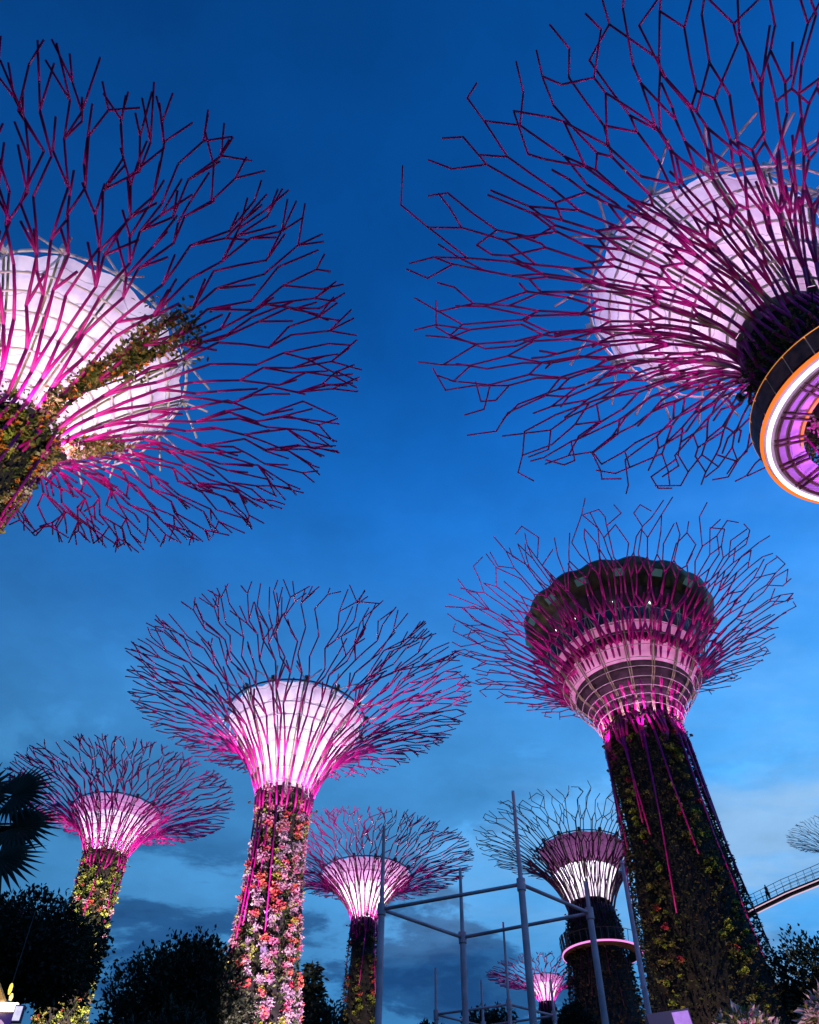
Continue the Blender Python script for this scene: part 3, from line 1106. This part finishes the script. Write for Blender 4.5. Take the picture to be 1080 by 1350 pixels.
# ------------------------------------------------------------------ sky bridge at right and the ring round the far trunk
def sky_bridge():
    pts = [(50.8, 68.9, 38), (47.8, 74.3, 38), (44.97, 79.7, 38), (41.6, 84.9, 38), (39.5, 87.9, 38), (37.6, 91.05, 37.9), (35.7, 93.9, 37.7), (31, 97.5, 37), (27.3, 98.6, 36.2), (25.6, 99.0, 36)]
    g = empty('sky_bridge', pts[-1])
    tag(g, 'slender footbridge with wire railing passing behind the tallest tower', 'footbridge')
    P = []
    for i in range(len(pts) - 1):
        for k in range(4):
            P.append(Vector(pts[i]).lerp(Vector(pts[i + 1]), k / 4))
    P.append(Vector(pts[-1]))
    # widen into a ribbon
    def ribbon(o0, z0, o1, z1, o2, z2, o3, z3):
        mb = MB(); V = []; F = []
        for i, p in enumerate(P):
            d = (P[min(i + 1, len(P) - 1)] - P[max(i - 1, 0)]); d.z = 0; d.normalize()
            s_ = Vector((d.y, -d.x, 0))
            for o, zz in ((o0, z0), (o1, z1), (o2, z2), (o3, z3)):
                V.append(p + s_ * o + Vector((0, 0, zz)))
        for i in range(len(P) - 1):
            for j in range(4):
                F.append((i * 4 + j, i * 4 + (j + 1) % 4, (i + 1) * 4 + (j + 1) % 4, (i + 1) * 4 + j))
        mb.add(V, F); return mb
    ribbon(-.6, 0, .6, 0, .5, -.18, -.5, -.18).build('deck', M['rail'], g)
    for sd in (-1, 1):
        ribbon(sd * .52, -.18, sd * .60, -.18, sd * .60, -.25, sd * .52, -.25).build('light_strip', bpy.data.materials.get('bridge_led') or emitter('bridge_led', (1, .70, .92), .8), g)
        mb = MB()
        for h in (.45, .8, 1.15):
            q = []
            for i, p in enumerate(P):
                d = (P[min(i + 1, len(P) - 1)] - P[max(i - 1, 0)]); d.z = 0; d.normalize()
                q.append(p + Vector((d.y, -d.x, 0)) * sd * (.6 + .1 * h) + Vector((0, 0, h)))
            mb.tube(q, .016 if h < 1 else .03, 4)
        for i in range(0, len(P)):
            p = P[i]
            d = (P[min(i + 1, len(P) - 1)] - P[max(i - 1, 0)]); d.z = 0; d.normalize()
            s_ = Vector((d.y, -d.x, 0)) * sd
            mb.tube([p + s_ * .6, p + s_ * .72 + Vector((0, 0, 1.15))], .025, 4)
        mb.build('railing', M['ringdark'], g)
    # ring part
    x, y, z = 21.9, 99.6, 35.9
    h = empty('ring_walkway', (x, y, z))
    tag(h, 'small far ring walkway with a pink light strip round a brown trunk', 'walkway')
    ro = 4.3
    mb = MB(); mb.lathe(x, y, [(3.0, z + .1), (3.0, z - .1), (ro, z - .15), (ro, z + .1), (3.0, z + .1)], 64); mb.build('deck', M['rail'], h)
    mb = MB(); mb.lathe(x, y, [(ro + .02, z - .14), (ro + .1, z - .14), (ro + .1, z + .04), (ro + .02, z + .04), (ro + .02, z - .14)], 64); mb.build('light_strip', M['led_pink'], h)
    for i in range(40):
        if i % 3: continue
    mb = MB()
    for i in range(36):
        a = 2 * PI * i / 36
        mb.tube([(x + (ro + .1) * math.cos(a), y + (ro + .1) * math.sin(a), z + .1), (x + (ro + .25) * math.cos(a), y + (ro + .25) * math.sin(a), z + 1.25)], .03, 4)
    mb.tube([(x + (ro + .25) * math.cos(2 * PI * j / 64), y + (ro + .25) * math.sin(2 * PI * j / 64), z + 1.25) for j in range(64)], .035, 5, closed=True)
    mb.build('railing', M['ringdark'], h)
    for k, a in enumerate((3.05, 3.25, 3.45)):
        mb = MB(); mb.lathe(x, y, [(ro + .02, z + .1), (ro + .22, z + 1.7), (ro + .26, z + 1.7), (ro + .06, z + .1)], 3, a, a + .15)
        mb.build('screen_panel', M['ringdark'], h)


sky_bridge()


def person():
    """small figure walking on the bridge"""
    base = Vector((38.2, 90.0, 37.95))
    d = Vector((-.53, .85, 0)).normalized(); s_ = Vector((d.y, -d.x, 0))

    def skin_mesh(name, J, Ed, m, parent=None):
        me = bpy.data.meshes.new(name)
        org = base if parent is None else Vector((0, 0, 0))
        me.from_pydata([tuple(s_ * j[0] + d * j[1] + Vector((0, 0, j[2]))) for j in J], Ed, [])
        me.materials.append(m)
        o = bpy.data.objects.new(name, me); COL.objects.link(o)
        if parent is None: o.location = base
        else: o.parent = parent
        md = o.modifiers.new('skin', 'SKIN')
        for i, j in enumerate(J): me.skin_vertices[0].data[i].radius = (j[3], j[3] * (j[4] if len(j) > 4 else .9))
        me.skin_vertices[0].data[0].use_root = True
        o.modifiers.new('sub', 'SUBSURF').levels = 1
        o.modifiers['sub'].render_levels = 1
        return o
    J = [(0, 0, .92, .15, .75), (0, 0, 1.15, .14, .7), (0, .02, 1.38, .17, .65), (0, .03, 1.50, .06, 1), (0, .05, 1.60, .085, 1.1), (0, .05, 1.72, .075, 1.1),
         (-.10, .02, .86, .10), (-.10, .16, .48, .07), (-.10, .12, .08, .05), (-.10, .28, .03, .04),
         (.10, .0, .86, .10), (.10, .02, .47, .07), (.10, -.22, .10, .05), (.10, -.10, .03, .04),
         (-.20, .02, 1.40, .06), (-.25, -.06, 1.12, .045), (-.24, .06, .88, .035), (.20, .02, 1.40, .06), (.25, .08, 1.12, .045), (.24, .22, .92, .035)]
    Ed = [(0, 1), (1, 2), (2, 3), (3, 4), (4, 5), (0, 6), (6, 7), (7, 8), (8, 9), (0, 10), (10, 11), (11, 12), (12, 13), (2, 14), (14, 15), (15, 16), (2, 17), (17, 18), (18, 19)]
    o = skin_mesh('person', J, Ed, mat('skin_tone', (.22, .13, .09), .6))
    tag(o, 'person in dark clothes walking alone along the footbridge', 'person')
    cl = mat('dark_cloth', (.02, .02, .028), .9, var=.3)
    K = [(j[0], j[1], j[2], j[3] + .02, j[4] if len(j) > 4 else .9) for j in J]
    skin_mesh('jacket', [K[i] for i in (0, 1, 2, 14, 15, 17, 18)], [(0, 1), (1, 2), (2, 3), (3, 4), (2, 5), (5, 6)], cl, o)
    skin_mesh('trousers', [K[i] for i in (0, 6, 7, 8, 10, 11, 12)], [(0, 1), (1, 2), (2, 3), (0, 4), (4, 5), (5, 6)], cl, o)
    skin_mesh('hair', [(0, .03, 1.66, .085), (0, .04, 1.74, .085)], [(0, 1)], mat('dark_hair', (.01, .009, .008), .7), o)


person()


# ------------------------------------------------------------------ pole frames
def frame(C, zb, tops, label, rad=.068):
    c0 = sum((Vector((p[0], p[1], 0)) for p in C), Vector((0, 0, 0))) / len(C)
    g = empty('pole_frame', (c0.x, c0.y, 0))
    tag(g, label, 'pole frame', 'grey pole frames on the lawn')
    for (x, y), zt in zip(C, tops):
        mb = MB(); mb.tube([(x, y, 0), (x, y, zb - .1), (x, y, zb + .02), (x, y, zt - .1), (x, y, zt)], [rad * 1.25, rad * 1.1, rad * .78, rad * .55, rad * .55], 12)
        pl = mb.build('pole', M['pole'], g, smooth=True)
        mb = MB(); mb.tube([(x, y, zb - .14), (x, y, zb + .12)], rad * 1.45, 12); mb.build('collar', M['pole'], pl)
    for i in range(len(C)):
        a, b = C[i], C[(i + 1) % len(C)]
        mb = MB(); mb.tube([(a[0], a[1], zb), (b[0], b[1], zb)], rad * .62, 10); mb.build('beam', M['pole'], g, smooth=True)
    return g


frame([(-.56, 20.5), (2.59, 19.02), (4.37, 20.6), (1.44, 22.2)], 9.6, [11.65, 11.85, 10.35, 11.35], 'tall grey pole frame with a square of beams, nearest of the two')
frame([(.96, 28.3), (3.05, 27.3), (4.5, 28.3), (2.45, 29.4)], 9.6, [10.9, 11.9, 10.6, 10.9], 'smaller looking pole frame farther back, seen low through the nearer one', .056)
g = empty('lamp_pole', (6.0, 23.1, 0))
tag(g, 'single bare grey pole leaning past the edge of the tallest trunk', 'pole')
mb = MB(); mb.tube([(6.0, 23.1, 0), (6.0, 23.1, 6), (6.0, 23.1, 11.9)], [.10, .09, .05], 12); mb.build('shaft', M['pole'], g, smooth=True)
mb = MB(); mb.tube([(6.0, 23.1, 11.9), (6.0, 23.1, 12.0)], [.07, .04], 12); mb.build('cap', M['pole'], g)


# ------------------------------------------------------------------ dark natural trees
def broadleaf(x, y, zc, rx, rz, label, seed, lobes=12, leaves=7000, lsize=.3, zmin=None, m='leaf_tree'):
    nr = np.random.default_rng(seed)
    g = empty('broadleaf_tree', (x, y, 0))
    tag(g, label, 'tree', 'dark trees round the grove')
    mb = MB()
    h = zc - rz * .3
    mb.tube([(x, y, 0), (x + .1, y, h * .5), (x, y + .1, h)], [rx * .09, rx * .07, rx * .05], 8)
    cs = []
    for i in range(lobes):
        u = nr.normal(size=3); u /= np.linalg.norm(u)
        u[2] = u[2] * .8 + .15
        c = np.array([x, y, zc]) + u * np.array([rx, rx, rz]) * .62
        cs.append((c, nr.uniform(.34, .55)))
        mb.tube([(x, y, h * .75), tuple((np.array([x, y, h]) + c) / 2 + nr.normal(size=3) * .3), tuple(c)], [rx * .04, rx * .025, rx * .012], 5)
    cs.append((np.array([x, y, zc]), .72))
    mb.build('trunk', M['bark'], g, smooth=True)
    P = []
    for c, k in cs:
        n = int(leaves * k * k / sum(q[1] ** 2 for q in cs))
        u = unit(nr.normal(size=(n, 3))) * (nr.uniform(.35, 1.0, (n, 1)) ** .5)
        u *= 1 + .18 * np.sin(u[:, :1] * 9 + k * 30) + .12 * np.sin(u[:, 1:2] * 13 + k * 50)
        P.append(c + u * np.array([rx, rx, rz]) * k)
    P = np.concatenate(P)
    D = unit(P - np.array([x, y, zc - rz * .5]) + nr.normal(size=P.shape) * rx * .9)
    V, F = leaf_cloud(P, D, nr.uniform(.5, 1.4, len(P)) * lsize, .55, nr)
    mesh_obj('crown', V, F, M[m], g)
    return g


broadleaf(-12.0, 27.8, 11.0, 2.6, 1.85, 'big dark tree at lower left under the fan palm', 1, 16, 26000, .17)
broadleaf(-14.7, 28.2, 10.0, 2.5, 3.0, 'dark tree filling the lower left corner behind the kiosk', 12, 12, 14000, .17)
broadleaf(-7.3, 29.0, 7.9, 1.6, 1.9, 'low dark tree right of the leftmost tower trunk', 2, 12, 12000, .16)
broadleaf(-10.3, 43.8, 13.6, 3.5, 3.6, 'round dark tree standing left of the blossom covered trunk', 3, 22, 30000, .22)
broadleaf(-6.0, 60.0, 16.0, 3.2, 3.0, 'dark tree crown showing just behind the blossom covered trunk', 15, 10, 10000, .25)
broadleaf(25.6, 54.8, 17.4, 4.6, 4.2, 'dark tree at lower right beyond the tallest trunk', 4, 18, 26000, .27)
broadleaf(8.0, 89.6, 25.0, 3.4, 2.7, 'small dark tree top low between the frame poles', 5, 9, 9000, .3)
broadleaf(15.4, 88.7, 25.6, 3.0, 2.2, 'small dark tree top left of the brown trunk', 6, 9, 8000, .3)
broadleaf(2.0, 88.0, 24.2, 2.0, 2.0, 'tiny dark tree top at the foot of the middle pole', 7, 7, 4000, .3)


def conifer(x, y, zt, r, label, seed):
    nr = np.random.default_rng(seed)
    g = empty('conifer', (x, y, 0)); tag(g, label, 'tree', 'dark trees round the grove')
    mb = MB(); mb.tube([(x, y, 0), (x, y, zt)], [.4, .05], 8); mb.build('trunk', M['bark'], g)
    P = []; D = []
    z = zt
    while z > zt - 8:
        k = (zt - z) / 8
        nb = 9
        for i in range(nb):
            a = 2 * PI * i / nb + nr.uniform(-.3, .3)
            ln = r * (.12 + k) * nr.uniform(.7, 1.1)
            q = int(40 * (.3 + k))
            t = nr.uniform(0, 1, q)
            p = np.stack([x + np.cos(a) * ln * t, y + np.sin(a) * ln * t, z - .25 * ln * t + .1 * ln * t * t], 1) + nr.normal(size=(q, 3)) * .12
            P.append(p); D.append(unit(np.array([np.cos(a), np.sin(a), -.2]) + nr.normal(size=(q, 3)) * .6))
        z -= .55
    P = np.concatenate(P); D = np.concatenate(D)
    V, F = leaf_cloud(P, D, nr.uniform(.3, .6, len(P)), .4, nr)
    mesh_obj('crown', V, F, M['leaf_tree'], g)


conifer(-6.0, 59.7, 21.1, 3.2, 'dark tiered conifer close right of the blossom covered trunk', 4)


def fan_palm():
    x, y = -7.05, 12.6
    nr = np.random.default_rng(2)
    g = empty('fan_palm', (x, y, 0)); tag(g, 'fan palm with dark pleated fronds at the left edge', 'palm')
    top = 7.6
    mb = MB(); mb.tube([(x, y, 0), (x + .05, y, 3), (x, y, top)], [.2, .16, .15], 10); mb.build('trunk', M['bark'], g, smooth=True)
    # fronds: target hub points given as azimuth, elevation, stalk length
    for i, (a, e, ln) in enumerate([(-.12, .62, 1.0), (-.05, .08, 1.0), (-.25, -.45, 1.15), (.9, .5, 1.1), (2.0, .3, 1.2), (3.0, .7, 1.1), (4.0, .1, 1.2), (5.0, .6, 1.1), (1.5, 1.2, 1.0), (5.5, -.3, 1.1)]):
        hub = Vector((x + ln * math.cos(a) * math.cos(e), y + ln * math.sin(a) * math.cos(e), top + ln * math.sin(e)))
        d = Vector((math.cos(a) * math.cos(e - .15), math.sin(a) * math.cos(e - .15), math.sin(e - .15)))
        # blade plane: faces roughly the camera side
        nrm = Vector((.1, -1, .35)).normalized() if i < 3 else Vector((nr.normal(), nr.normal(), 1.2)).normalized()
        side = d.cross(nrm).normalized(); nrm = side.cross(d).normalized()
        mb = MB()
        nl = 26
        for k in range(nl):
            th = R_(-128 + 256 * k / (nl - 1))
            dl = (d * math.cos(th) + side * math.sin(th)).normalized()
            sd = (-d * math.sin(th) + side * math.cos(th))
            Ls = (.62 + .12 * math.cos(th)) * nr.uniform(.93, 1.05)
            w = .040
            pts = [hub, hub + dl * Ls * .5 + nrm * .02, hub + dl * Ls - nrm * .05 + Vector((0, 0, -.05 * nr.random()))]
            V = [pts[0], pts[1] + sd * w, pts[1] + nrm * .02, pts[1] - sd * w, pts[2]]
            mb.add(V, [(0, 1, 2), (0, 2, 3), (1, 4, 2), (2, 4, 3)])
        fr = mb.build('frond', M['leaf_palm'], g)
        mb = MB(); mb.tube([(x, y, top), Vector((x, y, top)).lerp(hub, .5) + Vector((0, 0, .06)), hub], [.025, .02, .018], 5)
        mb.build('stalk', M['leaf_palm'], fr)


fan_palm()


# ------------------------------------------------------------------ pale shrubs at lower right
def shrub(x, y, z, r, n, label, seed, ms):
    nr = np.random.default_rng(seed)
    g = empty('flowering_shrub', (x, y, 0)); tag(g, label, 'shrub', 'pale shrubs at the foot of the tallest trunk')
    mb = MB()
    for i in range(7):
        a = nr.uniform(0, 6.28)
        e = Vector((x + r * .6 * math.cos(a), y + r * .6 * math.sin(a), z + nr.uniform(-.3, .2) * r))
        mb.tube([(x + .08 * math.cos(a), y + .08 * math.sin(a), 0), Vector((x, y, z * .55)).lerp(e, .3), e], [.05, .035, .015], 6)
    mb.build('stem', M['bark'], g, smooth=True)
    VV = []; FF = []; MI = []; b = 0; mm = []
    for k, (m_, q, sz, nm) in enumerate(ms):
        u = unit(nr.normal(size=(q, 3)))
        u[:, 2] = np.abs(u[:, 2]) * .9 - .25
        P = np.array([x, y, z]) + u * r * nr.uniform(.45, .95, (q, 1))
        D = unit(u + nr.normal(size=(q, 3)) * .45)
        V, F = leaf_cloud(P, D, nr.uniform(.6, 1.3, q) * sz, .34 if nm != 'blossom' else .6, nr, .35)
        VV.append(V); FF.append(F + b); b += len(V); MI += [k] * len(F); mm.append(m_)
    mesh_obj('foliage', np.concatenate(VV), np.concatenate(FF), None, g, mats=mm, midx=MI)


shrub(3.42, 9.5, 4.12, .38, 0, 'pale pink lit shrub at the foot of the tallest trunk', 1, [(pale, 200, .11, 'foliage'), (rose, 110, .05, 'blossom'), (olive_l, 420, .085, 'young_leaf')])
shrub(4.22, 9.2, 4.22, .36, 0, 'pale leaved shrub in the lower right corner', 2, [(pale, 260, .11, 'foliage'), (rose, 90, .05, 'blossom'), (olive_l, 300, .085, 'young_leaf')])


# ------------------------------------------------------------------ lit kiosk at lower left and light box at lower right
def kiosk():
    x, y = -5.75, 13.1
    g = empty('kiosk', (x, y, 0)); tag(g, 'lit kiosk with awning, lamps and screens in the lower left corner', 'kiosk')
    mb = MB(); mb.box((x, y + .3, 2.3), (1.1, .7, 4.6)); mb.build('wall', mat('kiosk_wall', (.30, .22, .14), .8, var=.2), g)
    mb = MB()
    mb.add([(x - .9, y - .45, 5.36), (x + .22, y - .45, 5.46), (x + .34, y - .1, 5.20), (x - .9, y - .1, 5.12), (x - .9, y - .45, 5.41), (x + .22, y - .45, 5.50), (x + .34, y - .1, 5.24), (x - .9, y - .1, 5.17)],
           [(0, 1, 2, 3), (4, 7, 6, 5), (0, 4, 5, 1), (1, 5, 6, 2), (2, 6, 7, 3), (3, 7, 4, 0)])
    mb.build('awning', mat('tan_awning', (.50, .33, .14), .8, var=.15), g)
    mb = MB(); mb.box((x + .35, y - .28, 5.26), (.26, .05, .10)); mb.build('light_strip', emitter('kiosk_strip', (1, .9, .85), 3), g)
    mb = MB(); mb.box((x + .30, y - .30, 5.06), (.34, .05, .24))
    sc = mb.build('screen', mat('kiosk_screen', (.02, .01, .04), .3, emit=(.05, .02, .25), estr=.5), g)
    mb = MB(); mb.tube([(x + .33, y - .335, 5.0), (x + .33, y - .335, 5.05), (x + .33, y - .335, 5.09)], [.07, .06, .01], 10); mb.build('screen_picture', emitter('screen_pink', (.9, .55, .9), .7), sc)
    mb = MB(); mb.box((x + .53, y - .30, 5.17), (.125, .06, .21)); bx_ = mb.build('sign_box', mat('sign_case', (.03, .03, .08), .5), g)
    mb = MB(); mb.box((x + .53, y - .335, 5.17), (.095, .012, .17)); mb.build('sign_face', mat('sign_face_lit', (.5, .5, .6), .5, emit=(.72, .68, 1), estr=.9, var=.9, vscale=14), bx_)
    mb = MB(); mb.tube([(x + .36, y - .30, 5.34), (x + .36, y - .30, 5.38), (x + .36, y - .30, 5.42)], [.018, .028, .012], 8); mb.build('bulb', emitter('warm_bulb', (1, .72, .22), 2.2), g)
    # hanging lamp
    h = empty('hanging_lamp', (x + .23, y - .1, 5.55)); tag(h, 'small yellow globe lamp hanging among dark leaves at left edge', 'lamp')
    mb = MB(); mb.tube([(x + .23, y - .1, 5.47), (x + .23, y - .1, 5.52), (x + .23, y - .1, 5.58), (x + .23, y - .1, 5.61)], [.012, .026, .024, .01], 10); mb.build('globe', emitter('yellow_globe', (1, .72, .10), 1.7), h, smooth=True)
    mb = MB(); mb.tube([(x + .23, y - .1, 5.60), (x + .23, y - .1, 6.6)], .006, 4); mb.build('cord', M['ringdark'], h)
    ld = bpy.data.lights.new('kiosk_lamp', 'POINT'); ld.energy = 2.5; ld.color = (1, .72, .35); ld.shadow_soft_size = .05
    lo = bpy.data.objects.new('kiosk_lamp', ld); lo.location = (.18, -.6, 5.3); lo.parent = g; COL.objects.link(lo)


kiosk()


def lightbox():
    x, y = 3.78, 13.5
    g = empty('light_box', (x, y, 0)); tag(g, 'purple glowing light box on a post at the foot of the tallest trunk', 'light box')
    mb = MB(); mb.tube([(x, y, 0), (x, y, 5.1)], .05, 8); mb.build('post', M['pole'], g)
    mb = MB(); mb.box((x, y, 5.30), (.62, .16, .34), (Vector((1, 0, .14)).normalized(), Vector((0, 1, 0)), Vector((-.14, 0, 1)).normalized())); mb.build('case', mat('box_case', (.16, .13, .20), .5), g)
    mb = MB(); mb.box((x + .17, y - .083, 5.33), (.24, .012, .27), (Vector((1, 0, .14)).normalized(), Vector((0, 1, 0)), Vector((-.14, 0, 1)).normalized())); mb.build('lit_face', mat('violet_face', (.3, .2, .4), .5, emit=(.42, .20, .72), estr=.9, var=.6, vscale=9), g)


lightbox()


# ------------------------------------------------------------------ floodlights standing on the lawn, aimed at the planted trunks
def lawn_flood(loc, aim, power, col, cone, blend=.7, soft=.3):
    ld = bpy.data.lights.new('lawn_floodlight', 'SPOT')
    ld.energy = power; ld.color = col; ld.spot_size = R_(cone); ld.spot_blend = blend; ld.shadow_soft_size = soft
    lo = bpy.data.objects.new('lawn_floodlight', ld)
    lo.location = loc
    lo.rotation_euler = (Vector(loc) - Vector(aim)).to_track_quat('Z', 'Y').to_euler()
    COL.objects.link(lo)


lawn_flood((-14.5, 46.5, .4), (-8.3, 51.2, 20.5), 66000, (1, .70, .82), 32, .5)
lawn_flood((-1.5, 36, .4), (-7.9, 51.2, 21.0), 100000, (1, .74, .84), 32, .5)
lawn_flood((-15.5, 46, .4), (-23.4, 64.6, 22.5), 200000, (1, .82, .66), 23, .5)
lawn_flood((-1, 58, .4), (-3.7, 79.4, 22.5), 50000, (1, .76, .55), 17, .5)
lawn_flood((11, 44, .4), (18.4, 54, 22.0), 24000, (1, .72, .50), 50)
lawn_flood((15, 84, .4), (21.6, 98, 30.0), 20000, (1, .66, .50), 40)
lawn_flood((-6, 15, .4), (-14.6, 21.4, 26.5), 42000, (1, .80, .55), 28)
lawn_flood((8.5, 11.5, .4), (14.2, 17.2, 24.6), 6500, (1, .74, .62), 34)
lawn_flood((2.2, 7.2, .3), (3.8, 9.4, 4.2), 1100, (1, .62, .72), 60)
